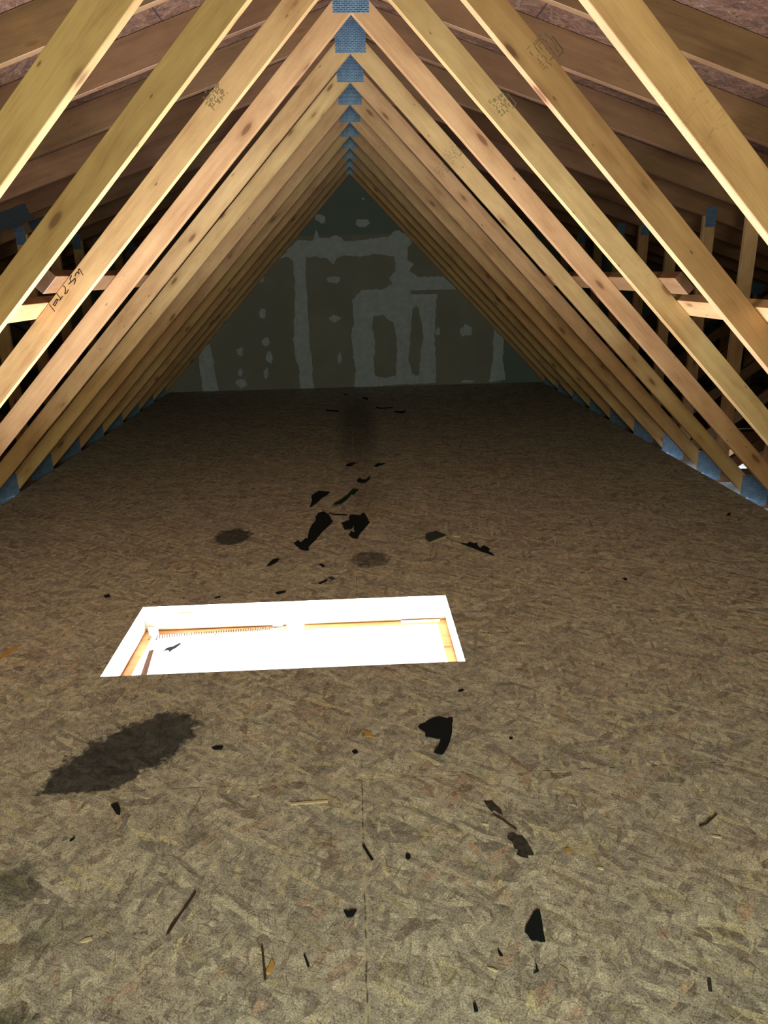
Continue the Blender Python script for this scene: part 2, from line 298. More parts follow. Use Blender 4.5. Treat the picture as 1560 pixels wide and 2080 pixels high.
# ---------------------------------------------------------------- traced data
# traced outlines, in metres
DEBRIS = [
    ('felt_scrap', 'black torn felt scrap with a ragged curved left edge beside the slim green strip', 'felt scrap', 'felt', [(-0.2983, 4.3184), (-0.2913, 4.4196), (-0.2888, 4.4679), (-0.2986, 4.569), (-0.2761, 4.6267), (-0.2523, 4.6679), (-0.2159, 4.6495), (-0.177, 4.6275), (-0.1933, 4.574), (-0.2219, 4.5265), (-0.2479, 4.4308), (-0.2785, 4.3549)]),
    ('felt_strip', 'long slim greenish black strip lying diagonally above the two largest felt scraps', 'felt strip', 'green', [(-0.1503, 4.3174), (-0.1301, 4.4015), (-0.0919, 4.4867), (-0.0574, 4.5756), (-0.0213, 4.7036), (0.0172, 4.6811), (-0.0015, 4.6125), (-0.0197, 4.5541), (-0.0321, 4.5727), (-0.067, 4.4428), (-0.1052, 4.3435), (-0.1333, 4.3048)]),
    ('felt_scrap', 'small hooked black scrap at the upper end of the greenish strip', 'felt scrap', 'felt', [(0.0095, 4.9069), (0.018, 4.9452), (0.0346, 4.9631), (0.042, 4.9226), (0.0716, 4.919), (0.1089, 4.9944), (0.0958, 4.9161), (0.0727, 4.8509), (0.0485, 4.8346), (0.0117, 4.8678)]),
    ('felt_scrap', 'largest long black felt scrap, boot shaped with a ragged toe, left of the twin', 'felt scrap', 'felt', [(-0.3516, 3.7025), (-0.3313, 3.7416), (-0.3144, 3.7045), (-0.305, 3.7212), (-0.293, 3.7675), (-0.28, 3.7602), (-0.2783, 3.8897), (-0.2659, 3.9927), (-0.2465, 4.0584), (-0.2522, 4.136), (-0.234, 4.1989), (-0.2043, 4.2177), (-0.1725, 4.1632), (-0.1444, 4.0338), (-0.1673, 3.9624), (-0.2072, 3.8445), (-0.2437, 3.7032), (-0.2689, 3.6312), (-0.2628, 3.5915), (-0.2717, 3.5704), (-0.3075, 3.596), (-0.3313, 3.6488)]),
    ('felt_scrap', 'broad black felt scrap with a notch showing pale wood, right of boot shaped scrap', 'felt scrap', 'felt', [(-0.0924, 4.0012), (-0.0477, 4.044), (-0.0476, 4.1139), (-0.0292, 4.1333), (0.0212, 4.1207), (0.0312, 4.1628), (0.0474, 4.161), (0.0597, 4.0952), (0.0689, 4.0111), (0.0754, 4.0036), (0.0535, 3.9325), (0.0165, 3.8213), (-0.0038, 3.7319), (-0.0269, 3.7402), (-0.05, 3.7911), (-0.0349, 3.8517), (-0.0178, 3.8248), (-0.0212, 3.9536), (-0.0304, 3.8958), (-0.0739, 3.8811)]),
    ('dark_stick', 'thin dark stick lying straight between the two largest felt scraps', 'stick', 'felt', [(-0.1706, 4.1775), (-0.0615, 4.1584), (-0.0614, 4.1396), (-0.1447, 4.1573)]),
    ('felt_scrap', 'long jagged black scrap tapering to a point, right of the grey slab fragment', 'felt scrap', 'felt', [(0.5518, 3.5881), (0.5881, 3.5844), (0.6039, 3.6056), (0.6258, 3.5885), (0.6435, 3.5959), (0.6398, 3.5622), (0.6471, 3.5225), (0.6739, 3.5588), (0.6889, 3.5294), (0.6947, 3.4958), (0.6799, 3.481), (0.7013, 3.4256), (0.6964, 3.4104), (0.6564, 3.4619), (0.6113, 3.5261), (0.5766, 3.563)]),
    ('wood_sliver', 'tiny pale sliver between the grey slab fragment and the long jagged scrap', 'sliver', 'pale', [(0.5267, 3.7182), (0.5503, 3.7206), (0.5666, 3.7021), (0.5476, 3.7016)]),
    ('wood_sliver', 'faint tan sliver on the floor just above the far right hatch corner', 'sliver', 'tan', [(0.5067, 3.068), (0.5494, 3.0874), (0.5942, 3.0762), (0.5476, 3.0771)]),
    ('felt_scrap', 'thin dark streak of felt far back, left of the ridge water stain', 'felt scrap', 'felt', [(-0.2971, 7.6813), (-0.1585, 7.659), (-0.1494, 7.5783), (-0.2874, 7.6266)]),
    ('felt_scrap', 'thin wavy dark scrap far back, just behind the blacker stubby one', 'felt scrap', 'felt', [(0.2442, 7.7753), (0.3001, 7.7294), (0.4338, 7.7629), (0.4219, 7.7005), (0.2978, 7.6752), (0.246, 7.7108)]),
    ('felt_scrap', 'stubby very black scrap far back, right of the ridge water stain', 'felt scrap', 'felt', [(0.4223, 7.5002), (0.4832, 7.5123), (0.5568, 7.4788), (0.5402, 7.417), (0.5122, 7.358), (0.476, 7.4059), (0.4229, 7.4441)]),
    ('felt_scrap', 'small black flake near the patched gable wall, second closest to it', 'felt scrap', 'felt', [(0.0986, 8.4488), (0.1704, 8.4634), (0.1739, 8.2513), (0.1402, 8.309)]),
    ('felt_scrap', 'tiny black flake nearest the foot of the patched gable wall', 'felt scrap', 'felt', [(-0.1125, 8.6617), (-0.0901, 8.7601), (-0.0642, 8.7441), (-0.0713, 8.6433)]),
    ('felt_scrap', 'dull dark scrap at the near end of the water stain, left of its blacker neighbour', 'felt scrap', 'felt', [(-0.07, 5.3615), (-0.0349, 5.4033), (0.0062, 5.398), (-0.0235, 5.3214), (-0.0467, 5.2972), (-0.0669, 5.3156)]),
    ('felt_scrap', 'black narrow scrap at the near end of the water stain, right of a duller one', 'felt scrap', 'felt', [(0.1439, 5.3003), (0.1754, 5.3649), (0.2367, 5.3618), (0.1962, 5.305), (0.1657, 5.2639), (0.1454, 5.2597)]),
    ('felt_chip', 'curved black chip below and left of the boot shaped scrap toe', 'felt chip', 'felt', [(-0.4651, 3.3783), (-0.4551, 3.4357), (-0.439, 3.4682), (-0.4201, 3.475), (-0.4094, 3.4653), (-0.4217, 3.424), (-0.4387, 3.4005), (-0.449, 3.3767)]),
    ('felt_chip', 'small dark chip by itself, left of the round grey stain above the hatch', 'felt chip', 'felt', [(-0.2007, 3.3808), (-0.1846, 3.3792), (-0.168, 3.3578), (-0.18, 3.3378)]),
    ('felt_chip', 'dark wedge chip touching a small grey chip above the hatch', 'felt chip', 'felt', [(-0.1936, 3.1507), (-0.1743, 3.1681), (-0.1537, 3.187), (-0.1532, 3.1691), (-0.1882, 3.1356)]),
    ('grey_chip', 'small grey chip touching the dark wedge chip above the hatch', 'chip', 'grey', [(-0.1483, 3.2137), (-0.1329, 3.2123), (-0.1143, 3.1954), (-0.1322, 3.1775)]),
    ('felt_chip', 'bluish black oval chip closest to the far edge of the hatch', 'felt chip', 'felt', [(-0.391, 3.0579), (-0.3706, 3.0713), (-0.3425, 3.0715), (-0.3457, 3.0538), (-0.3792, 3.0376)]),
    ('felt_chip', 'faint dark chip just above the far left half of the hatch edge', 'felt chip', 'felt', [(-0.6673, 3.0327), (-0.6404, 3.0438), (-0.644, 3.0306), (-0.6596, 3.0212)]),
    ('felt_scrap', 'black felt scrap shaped like a flag or number seven, right of center', 'felt scrap', 'felt', [(0.1747, 1.9774), (0.1831, 1.99), (0.1983, 1.9973), (0.2178, 2.0165), (0.2334, 2.0252), (0.2484, 2.0283), (0.2625, 2.023), (0.2762, 2.0157), (0.28, 2.0224), (0.2855, 2.0195), (0.2925, 2.0219), (0.2912, 2.0023), (0.285, 1.9833), (0.2835, 1.962), (0.2782, 1.9343), (0.2652, 1.8899), (0.2543, 1.86), (0.2445, 1.8371), (0.2405, 1.8268), (0.2321, 1.8086), (0.219, 1.8168), (0.2081, 1.8271), (0.2156, 1.8456), (0.2284, 1.8728), (0.2415, 1.9119), (0.2315, 1.9104), (0.2129, 1.9198), (0.193, 1.9247), (0.1935, 1.95), (0.1793, 1.9652)]),
    ('felt_scrap', 'black sail shaped felt scrap with a straight right edge, nearest large scrap', 'felt scrap', 'felt', [(0.3819, 1.2597), (0.3892, 1.2585), (0.3878, 1.2395), (0.3848, 1.2144), (0.3812, 1.1769), (0.3695, 1.177), (0.3626, 1.1806), (0.3534, 1.1799), (0.3482, 1.1859), (0.3461, 1.1962), (0.3415, 1.203), (0.3474, 1.2182), (0.3582, 1.2321), (0.3686, 1.2462), (0.374, 1.254)]),
    ('felt_chip', 'little black teardrop chip left of and below the sail shaped scrap', 'felt chip', 'felt', [(0.2724, 1.1634), (0.2754, 1.1645), (0.2795, 1.152), (0.2817, 1.1495), (0.2787, 1.1479), (0.2732, 1.1506)]),
    ('felt_chip', 'tiny black check mark shaped chip directly below the sail shaped scrap', 'felt chip', 'felt', [(0.3464, 1.1281), (0.3483, 1.1227), (0.3475, 1.1102), (0.3498, 1.1092), (0.3464, 1.1077), (0.3364, 1.104), (0.3442, 1.1096)]),
    ('felt_chip', 'flat black chip right of the big dark stain', 'felt chip', 'felt', [(-0.4796, 1.9187), (-0.4619, 1.9272), (-0.4434, 1.9221), (-0.447, 1.9065), (-0.4703, 1.9094)]),
    ('felt_chip', 'tiny black chip left of the flag shaped scrap', 'felt chip', 'felt', [(-0.0407, 1.8677), (-0.0292, 1.8753), (-0.021, 1.8626), (-0.0332, 1.8552)]),
    ('shingle_chip', 'black wedge chip with a pale edge, just below the big dark stain', 'shingle chip', 'felt', [(-0.7174, 1.6797), (-0.7007, 1.6874), (-0.6849, 1.6619), (-0.6796, 1.6396), (-0.6893, 1.6431)]),
    ('felt_chip', 'black bowl shaped chip beside the lengthwise board seam', 'felt chip', 'felt', [(-0.0627, 1.2867), (-0.0519, 1.2846), (-0.0433, 1.2881), (-0.0319, 1.286), (-0.0406, 1.2698), (-0.0547, 1.2674), (-0.0592, 1.2777)]),
    ('felt_chip', 'thin black splinter of felt lying across the lengthwise board seam', 'felt chip', 'felt', [(-0.0158, 1.4805), (-0.0107, 1.4826), (0.0118, 1.4337), (0.0056, 1.4317)]),
    ('twig', 'long thin dark twig lying diagonally left of the lengthwise seam', 'twig', 'bark', [(-0.4601, 1.2474), (-0.4584, 1.2613), (-0.4211, 1.3635), (-0.4169, 1.3604), (-0.4378, 1.306), (-0.4541, 1.2546)]),
    ('stick', 'dark brown stick standing out beside an orange wood chip', 'stick', 'bark', [(-0.2441, 1.2049), (-0.2398, 1.2059), (-0.2323, 1.1673), (-0.2237, 1.126), (-0.2288, 1.1263), (-0.2366, 1.1676)]),
    ('felt_chip', 'small dark splinter right of the orange wood chip', 'felt chip', 'felt', [(-0.149, 1.1778), (-0.1452, 1.177), (-0.1342, 1.1484), (-0.1383, 1.1481)]),
    ('wood_chip', 'bright orange triangular wood chip beside the dark brown stick', 'wood chip', 'orange', [(-0.2273, 1.1407), (-0.2166, 1.1733), (-0.2082, 1.1571), (-0.2157, 1.1388)]),
    ('wood_chip', 'pale yellow wood chip in the lower left of the floor', 'wood chip', 'pale', [(-0.6495, 1.2422), (-0.6415, 1.2504), (-0.6278, 1.2532), (-0.6234, 1.2467), (-0.6407, 1.2404)]),
    ('wood_chip', 'orange wood chip above the lengthwise seam, between hatch and flag shaped scrap', 'wood chip', 'orange', [(-0.0083, 1.9784), (0.0152, 1.9635), (0.03, 1.9328), (0.0067, 1.9396)]),
    ('wood_chip', 'small tan wood chip immediately left of the orange chip near the seam', 'wood chip', 'tan', [(-0.092, 1.9861), (-0.0679, 1.9659), (-0.0702, 1.9609), (-0.0879, 1.9779)]),
    ('felt_chip', 'black dash shaped chip right of the near right hatch corner', 'felt chip', 'felt', [(0.3329, 2.1787), (0.3498, 2.1868), (0.3549, 2.1801), (0.3401, 2.1687)]),
    ('tar_drop', 'round black blob on the floor left of the worn grey flakes', 'blob', 'felt', [(0.0934, 1.4442), (0.0999, 1.4478), (0.1056, 1.4409), (0.1042, 1.4314), (0.0971, 1.4286), (0.0927, 1.4353)]),
    ('felt_chip', 'tiny black block right of the flag shaped scrap', 'felt chip', 'felt', [(0.4553, 1.9018), (0.4663, 1.9023), (0.4647, 1.8911), (0.4547, 1.8918)]),
    ('felt_chip', 'small black triangular chip at the bottom edge of the photo', 'felt chip', 'felt', [(0.1992, 1.0446), (0.2047, 1.0478), (0.2074, 1.0314), (0.1996, 1.0294)]),
    ('twig', 'short dark twig bent in two on the right side of the floor', 'twig', 'bark', [(0.8727, 1.4911), (0.8935, 1.4986), (0.9383, 1.53), (0.9385, 1.5263), (0.8957, 1.4949), (0.872, 1.4868)]),
    ('wood_sliver', 'bright pale sliver below the bent twig on the right', 'sliver', 'pale', [(0.887, 1.4553), (0.9, 1.4526), (0.9117, 1.4476), (0.9072, 1.4436), (0.889, 1.45)]),
    ('wood_sliver', 'white sliver right of the small orange chip', 'sliver', 'pale', [(0.5608, 1.3736), (0.5693, 1.3714), (0.5761, 1.3679), (0.5728, 1.3635), (0.5609, 1.3682)]),
    ('wood_sliver', 'pale sliver left of the upper worn grey flake', 'sliver', 'pale', [(0.304, 1.5384), (0.3102, 1.539), (0.3221, 1.533), (0.3194, 1.5307), (0.3077, 1.5336)]),
    ('wood_sliver', 'pale sliver below the teardrop chip near the bottom', 'sliver', 'pale', [(0.2426, 1.1232), (0.2528, 1.1214), (0.263, 1.1145), (0.259, 1.1131), (0.2472, 1.1195)]),
    ('wood_sliver', 'yellow sliver right of the check mark chip', 'sliver', 'tan', [(0.3966, 1.1201), (0.4009, 1.1181), (0.4107, 1.1071), (0.4093, 1.106), (0.4032, 1.111)]),
    ('wood_chip', 'small rounded orange chip on the floor right of the worn grey flakes', 'wood chip', 'orange', [(0.5011, 1.4366), (0.5093, 1.4385), (0.5138, 1.4259), (0.5074, 1.4191), (0.5006, 1.426)]),
    ('wood_strip', 'golden strip of wood poking in at the left edge of the photo', 'strip', 'orange', [(-1.4267, 2.517), (-1.4135, 2.6232), (-1.3839, 2.6447), (-1.3796, 2.6164), (-1.4013, 2.5524), (-1.4136, 2.5049)]),
    ('felt_chip', 'small black chip left of the far hatch corner', 'felt chip', 'felt', [(-1.1883, 3.0967), (-1.1679, 3.1109), (-1.1547, 3.0829), (-1.1744, 3.0741)]),
    ('wood_flake', 'worn dark grey flake, the upper of two left of the bent twig', 'flake', 'greyflake', [(0.3243, 1.626), (0.3367, 1.624), (0.3481, 1.6255), (0.3547, 1.6103), (0.3664, 1.5896), (0.3674, 1.5678), (0.3596, 1.5716), (0.347, 1.5866), (0.338, 1.5807), (0.3289, 1.6077)]),
    ('wood_flake', 'worn dark grey flake with a tan stripe, the lower of two', 'flake', 'greyflake', [(0.3625, 1.4896), (0.3705, 1.499), (0.3813, 1.5003), (0.3894, 1.4897), (0.4027, 1.4888), (0.4094, 1.4666), (0.4171, 1.4261), (0.4145, 1.4216), (0.4003, 1.4225), (0.4, 1.4124), (0.3822, 1.4191), (0.3725, 1.4272), (0.3805, 1.4436), (0.3723, 1.4461), (0.3705, 1.4713), (0.3619, 1.4797)]),
    ('stick', 'thin dark stick joining the two worn grey flakes', 'stick', 'bark', [(0.341, 1.5718), (0.3512, 1.5604), (0.3666, 1.5455), (0.3831, 1.5225), (0.3926, 1.5106), (0.3896, 1.5108), (0.3763, 1.5261), (0.3634, 1.5447), (0.3492, 1.5584)]),
    ('wood_sliver', 'pale thin sliver lying along the cross seam, left of the lengthwise seam', 'sliver', 'pale', [(-0.2135, 1.6527), (-0.1657, 1.6561), (-0.1106, 1.6562), (-0.1091, 1.6501), (-0.1652, 1.6463), (-0.2116, 1.6457)]),
    ('felt_chip', 'black sliver below the big dark stain in the lower left', 'felt chip', 'felt', [(-0.7851, 1.5526), (-0.7817, 1.5597), (-0.7748, 1.5648), (-0.7747, 1.5593), (-0.7808, 1.5498)]),
    ('felt_chip', 'tiny dark chip far right of the water stain near the right webs', 'felt chip', 'felt', [(2.1828, 3.9181), (2.2141, 3.9329), (2.1936, 3.8988), (2.1725, 3.8921)]),
    ('felt_chip', 'tiny black chip on the bare floor right of the hatch', 'felt chip', 'felt', [(1.2467, 3.065), (1.2647, 3.0691), (1.259, 3.041), (1.2472, 3.0535)]),
    ('felt_chip', 'dark flake lying at the lower right edge of the floor', 'felt chip', 'greyflake', [(0.6924, 1.0734), (0.6997, 1.0712), (0.6887, 1.0424), (0.6813, 1.0439)]),
]
SLAB = [(0.3776, 3.728), (0.4418, 3.7706), (0.488, 3.6984), (0.386, 3.6088), (0.3704, 3.6569)]
BAND = [(-0.835, 1.571), (-0.669, 1.73), (-0.588, 1.787), (-0.418, 1.769), (-0.373, 1.905), (-0.338, 1.797), (-0.229, 1.803), (-0.134, 1.842), (-0.044, 1.762), (0.207, 1.772), (0.521, 1.81), (0.585, 1.881), (0.71, 1.835), (0.788, 1.731), (0.74, 1.673), (0.722, 1.525), (0.801, 1.493), (0.753, 1.404), (0.864, 1.326), (1.169, 1.335), (1.331, 1.179), (1.089, 1.178), (0.751, 1.176), (0.766, 1.13), (1.089, 1.122), (1.073, 0.906), (1.057, 0.622), (1.074, 0.331), (1.085, 0.028), (0.522, 0.01), (0.021, -0.009), (0.045, 0.195), (0.022, 0.488), (0.004, 0.648), (0.049, 0.804), (0.033, 1.084), (0.158, 1.189), (0.414, 1.199), (0.543, 1.257), (0.496, 1.319), (0.578, 1.408), (0.564, 1.573), (0.391, 1.606), (0.075, 1.582), (-0.05, 1.6), (-0.145, 1.572), (-0.18, 1.498), (-0.255, 1.574), (-0.396, 1.592), (-0.506, 1.579), (-0.533, 1.371), (-0.515, 1.127), (-0.533, 0.974), (-0.525, 0.818), (-0.517, 0.501), (-0.504, 0.308), (-0.497, -0.004), (-0.676, -0.006), (-0.678, 0.247), (-0.715, 0.442), (-0.718, 0.665), (-0.679, 0.946), (-0.663, 1.313), (-0.664, 1.553), (-0.74, 1.599)]
HOLES = [[(0.294, 0.877), (0.408, 0.89), (0.536, 0.793), (0.582, 0.633), (0.578, 0.344), (0.558, 0.132), (0.424, 0.103), (0.292, 0.139), (0.279, 0.287), (0.308, 0.544), (0.274, 0.736)], [(0.781, 0.959), (0.846, 0.989), (0.894, 0.816), (0.916, 0.625), (0.875, 0.336), (0.858, 0.124), (0.774, 0.142), (0.726, 0.34), (0.752, 0.661)]]
MUD = [[(-1.823, 0.566), (-1.771, 0.597), (-1.742, 0.405), (-1.741, 0.243), (-1.708, -0.003), (-1.912, -0.007), (-1.919, 0.248), (-1.916, 0.441)],
    [(1.814, 0.683), (1.94, 0.568), (1.942, 0.308), (1.991, 0.036), (1.775, 0.022), (1.808, 0.312)],
    [(-0.249, 2.012), (-0.262, 1.988), (-0.283, 1.965), (-0.316, 1.967), (-0.342, 1.98), (-0.366, 1.999), (-0.378, 2.032), (-0.351, 2.06), (-0.313, 2.073), (-0.28, 2.056), (-0.25, 2.042)],
    [(0.269, 1.96), (0.254, 1.937), (0.224, 1.923), (0.186, 1.918), (0.134, 1.918), (0.109, 1.947), (0.111, 1.978), (0.14, 2.004), (0.188, 2.004), (0.229, 2.002), (0.269, 1.988)],
    [(-0.108, 1.325), (-0.119, 1.299), (-0.158, 1.281), (-0.204, 1.292), (-0.249, 1.294), (-0.275, 1.316), (-0.268, 1.341), (-0.237, 1.356), (-0.203, 1.37), (-0.165, 1.359), (-0.115, 1.353)],
    [(-0.114, 0.861), (-0.134, 0.839), (-0.167, 0.828), (-0.205, 0.815), (-0.238, 0.832), (-0.267, 0.852), (-0.265, 0.878), (-0.234, 0.896), (-0.199, 0.903), (-0.16, 0.902), (-0.135, 0.884)],
    [(-1.049, 0.939), (-1.055, 0.907), (-1.07, 0.873), (-1.094, 0.889), (-1.111, 0.901), (-1.129, 0.922), (-1.121, 0.958), (-1.11, 0.99), (-1.086, 1.004), (-1.065, 0.995), (-1.039, 0.982)],
    [(-1.026, 0.594), (-1.031, 0.566), (-1.054, 0.551), (-1.08, 0.538), (-1.101, 0.559), (-1.114, 0.582), (-1.12, 0.613), (-1.096, 0.634), (-1.072, 0.65), (-1.041, 0.652), (-1.033, 0.618)],
    [(-1.366, 0.485), (-1.371, 0.459), (-1.386, 0.43), (-1.412, 0.429), (-1.429, 0.45), (-1.44, 0.472), (-1.435, 0.5), (-1.425, 0.527), (-1.402, 0.529), (-1.377, 0.539), (-1.356, 0.519)],
    [(-0.993, 0.401), (-1.006, 0.358), (-1.025, 0.322), (-1.046, 0.345), (-1.063, 0.352), (-1.082, 0.379), (-1.075, 0.426), (-1.057, 0.456), (-1.037, 0.488), (-1.016, 0.472), (-0.999, 0.446)],
    [(-1.391, 0.227), (-1.398, 0.198), (-1.409, 0.173), (-1.424, 0.176), (-1.437, 0.184), (-1.45, 0.208), (-1.44, 0.245), (-1.427, 0.265), (-1.415, 0.277), (-1.402, 0.276), (-1.387, 0.265)],
    [(-1.068, 0.209), (-1.076, 0.175), (-1.09, 0.158), (-1.108, 0.129), (-1.12, 0.16), (-1.124, 0.193), (-1.12, 0.226), (-1.11, 0.252), (-1.097, 0.268), (-1.078, 0.276), (-1.072, 0.24)],
    [(-1.351, 0.086), (-1.351, 0.057), (-1.387, 0.043), (-1.43, 0.024), (-1.455, 0.055), (-1.485, 0.074), (-1.49, 0.106), (-1.455, 0.127), (-1.419, 0.151), (-1.377, 0.134), (-1.353, 0.111)],
    [(-0.12, 0.372), (-0.129, 0.34), (-0.138, 0.307), (-0.153, 0.307), (-0.171, 0.308), (-0.178, 0.35), (-0.173, 0.394), (-0.159, 0.418), (-0.147, 0.438), (-0.134, 0.432), (-0.124, 0.407)],
    [(1.535, 0.667), (1.542, 0.622), (1.496, 0.612), (1.461, 0.611), (1.411, 0.605), (1.395, 0.65), (1.381, 0.696), (1.42, 0.723), (1.455, 0.753), (1.5, 0.738), (1.538, 0.711)],
    [(1.128, 0.668), (1.121, 0.642), (1.109, 0.632), (1.097, 0.626), (1.081, 0.626), (1.072, 0.653), (1.072, 0.685), (1.085, 0.703), (1.096, 0.719), (1.112, 0.717), (1.122, 0.695)],
    [(1.586, 0.031), (1.564, 0.019), (1.531, 0.011), (1.483, 0.01), (1.448, 0.019), (1.405, 0.028), (1.404, 0.043), (1.452, 0.048), (1.481, 0.06), (1.535, 0.056), (1.567, 0.044)],
    [(-1.038, 1.345), (-1.032, 1.322), (-1.062, 1.317), (-1.089, 1.302), (-1.113, 1.317), (-1.115, 1.338), (-1.116, 1.356), (-1.108, 1.376), (-1.081, 1.384), (-1.052, 1.383), (-1.028, 1.369)],
    [(-0.159, 2.281), (-0.164, 2.273), (-0.168, 2.261), (-0.18, 2.266), (-0.193, 2.265), (-0.193, 2.277), (-0.199, 2.288), (-0.191, 2.297), (-0.179, 2.303), (-0.167, 2.298), (-0.156, 2.293)],
    [(0.226, 2.232), (0.226, 2.223), (0.214, 2.219), (0.201, 2.214), (0.188, 2.219), (0.183, 2.228), (0.183, 2.237), (0.193, 2.242), (0.203, 2.245), (0.216, 2.248), (0.225, 2.241)]]
STROKES = [[(-1.216, 1.3049), (-1.2077, 1.2903), (-1.1998, 1.2788)], [(-1.2014, 1.3037), (-1.1947, 1.2996), (-1.1786, 1.3232), (-1.185, 1.3241), (-1.2014, 1.3037)], [(-1.1804, 1.3471), (-1.1675, 1.3261), (-1.1594, 1.3355)], [(-1.1675, 1.3261), (-1.1734, 1.3199)], [(-1.149, 1.3749), (-1.1432, 1.3708), (-1.1425, 1.3597), (-1.148, 1.3456), (-1.1394, 1.3485), (-1.1319, 1.3595)], [(-1.1103, 1.4141), (-1.1188, 1.4017), (-1.1167, 1.3891), (-1.0983, 1.4029), (-1.0979, 1.395), (-1.1057, 1.381)], [(-1.1268, 1.3815), (-1.1183, 1.3891)], [(-1.0654, 1.4162), (-1.0702, 1.4273), (-1.075, 1.4383), (-1.0803, 1.4353), (-1.08, 1.4212), (-1.0865, 1.4268), (-1.0942, 1.4184), (-1.0968, 1.4122)]]

# ---------------------------------------------------------------- mesh helpers
def link(name, me, mat, parent=None, mtx=None):
    o = bpy.data.objects.new(name, me); C.objects.link(o)
    if mat is not None and not me.materials: me.materials.append(mat)
    if parent: o.parent = parent
    if mtx is not None: o.matrix_basis = mtx
    return o
def tag(o, label=None, cat=None, group=None, kind=None):
    if label: o['label'] = label
    if cat: o['category'] = cat
    if group: o['group'] = group
    if kind: o['kind'] = kind
    return o
def empty(name, loc=(0, 0, 0)):
    o = bpy.data.objects.new(name, None); C.objects.link(o); o.location = loc; o.empty_display_size = 0.1
    return o
def prism_mesh(name, pts, depth, bev=0.0):
    """Polygon pts (u, v) extruded along +w by depth."""
    bm = bmesh.new()
    a = [bm.verts.new((u, v, 0)) for u, v in pts]; b = [bm.verts.new((u, v, depth)) for u, v in pts]
    bm.faces.new(a[::-1]); bm.faces.new(b)
    k = len(pts)
    for i in range(k): bm.faces.new((a[i], a[(i + 1) % k], b[(i + 1) % k], b[i]))
    bmesh.ops.recalc_face_normals(bm, faces=bm.faces)
    if bev: bmesh.ops.bevel(bm, geom=bm.edges[:], offset=bev, segments=1, affect='EDGES')
    me = bpy.data.meshes.new(name); bm.to_mesh(me); bm.free()
    return me
def board_xz(name, pts, origin, direction, th=0.038, y0=0.0, bev=0.0018):
    """Mesh and matrix of a board whose outline pts (x, z) stands in the XZ plane and which is th thick in +Y; local X runs along direction."""
    d = Vector((direction[0], 0, direction[1])).normalized(); y = Vector((0, 1, 0)); v = y.cross(d)   # (d, v, ?) with w = +Y: need d x v = w
    v = Vector((-d.z, 0, d.x))                 # in-plane perpendicular
    w = d.cross(v)                             # = -Y or +Y
    o = Vector((origin[0], y0, origin[1]))
    uv = [((Vector((x, y0, z)) - o).dot(d), (Vector((x, y0, z)) - o).dot(v)) for x, z in pts]
    mtx = Matrix((d, v, w)).transposed().to_4x4(); mtx.translation = o
    dep = th if w.y > 0 else -th
    return prism_mesh(name, uv, dep, bev), mtx
def box_mesh(name, x0, x1, y0, y1, z0, z1, bev=0.0):
    return prism_mesh_z(name, [(x0, y0), (x1, y0), (x1, y1), (x0, y1)], z0, z1, bev)
def prism_mesh_z(name, pts, z0, z1, bev=0.0):
    me = prism_mesh(name, pts, z1 - z0, bev)
    for v in me.vertices: v.co.z += z0
    return me
def tube_mesh(name, pts, r, seg=8):
    bm = bmesh.new(); rings = []
    for i, p in enumerate(pts):
        p = Vector(p); t = (Vector(pts[min(i + 1, len(pts) - 1)]) - Vector(pts[max(i - 1, 0)])).normalized()
        a = t.cross(Vector((0, 0, 1)));  a = a.normalized() if a.length > 1e-4 else Vector((1, 0, 0)); b = t.cross(a)
        rings.append([bm.verts.new(p + r * (math.cos(q * 2 * math.pi / seg) * a + math.sin(q * 2 * math.pi / seg) * b)) for q in range(seg)])
    for s, e in zip(rings, rings[1:]):
        for q in range(seg): bm.faces.new((s[q], s[(q + 1) % seg], e[(q + 1) % seg], e[q]))
    bm.faces.new(rings[0][::-1]); bm.faces.new(rings[-1])
    bmesh.ops.recalc_face_normals(bm, faces=bm.faces)
    me = bpy.data.meshes.new(name); bm.to_mesh(me); bm.free()
    for f in me.polygons: f.use_smooth = True
    return me

# ---------------------------------------------------------------- setting
APEX_IN, FOOT_L, FOOT_R = 2.49, -2.415, 2.435      # inner lines of the sloped webs (relative to the ridge line)
CH_U, CH_T, SL = 2.585, 2.735, 0.33                # underside / top of the top chords at the ridge, roof slope
EAVE = 7.0
FL0, FL1 = CX + FOOT_L + 0.03, CX + FOOT_R - 0.028
def floor_mesh():
    xs = [FL0, HX0, HX1, FL1]; ys = [-1.6, HY0, HY1, 9.28]
    bm = bmesh.new(); V = {}
    for z in (-0.018, 0.0):
        for i, x in enumerate(xs):
            for j, y in enumerate(ys): V[i, j, z] = bm.verts.new((x, y, z))
    for i in range(3):
        for j in range(3):
            if (i, j) == (1, 1): continue
            bm.faces.new([V[i, j, 0.0], V[i + 1, j, 0.0], V[i + 1, j + 1, 0.0], V[i, j + 1, 0.0]])
            bm.faces.new([V[i, j + 1, -0.018], V[i + 1, j + 1, -0.018], V[i + 1, j, -0.018], V[i, j, -0.018]])
    def side(a, b): bm.faces.new([V[a[0], a[1], 0.0], V[b[0], b[1], 0.0], V[b[0], b[1], -0.018], V[a[0], a[1], -0.018]])
    loop = [(1, 1), (2, 1), (2, 2), (1, 2)]
    for k in range(4): side(loop[k], loop[(k + 1) % 4])
    for k in range(3):
        side((k, 0), (k + 1, 0)); side((k, 3), (k + 1, 3)); side((0, k), (0, k + 1)); side((3, k), (3, k + 1))
    bmesh.ops.recalc_face_normals(bm, faces=bm.faces)
    me = bpy.data.meshes.new('floor'); bm.to_mesh(me); bm.free()
    return me
tag(link('floor', floor_mesh(), M['floor']), 'worn strand board attic floor with dark stains', kind='structure')

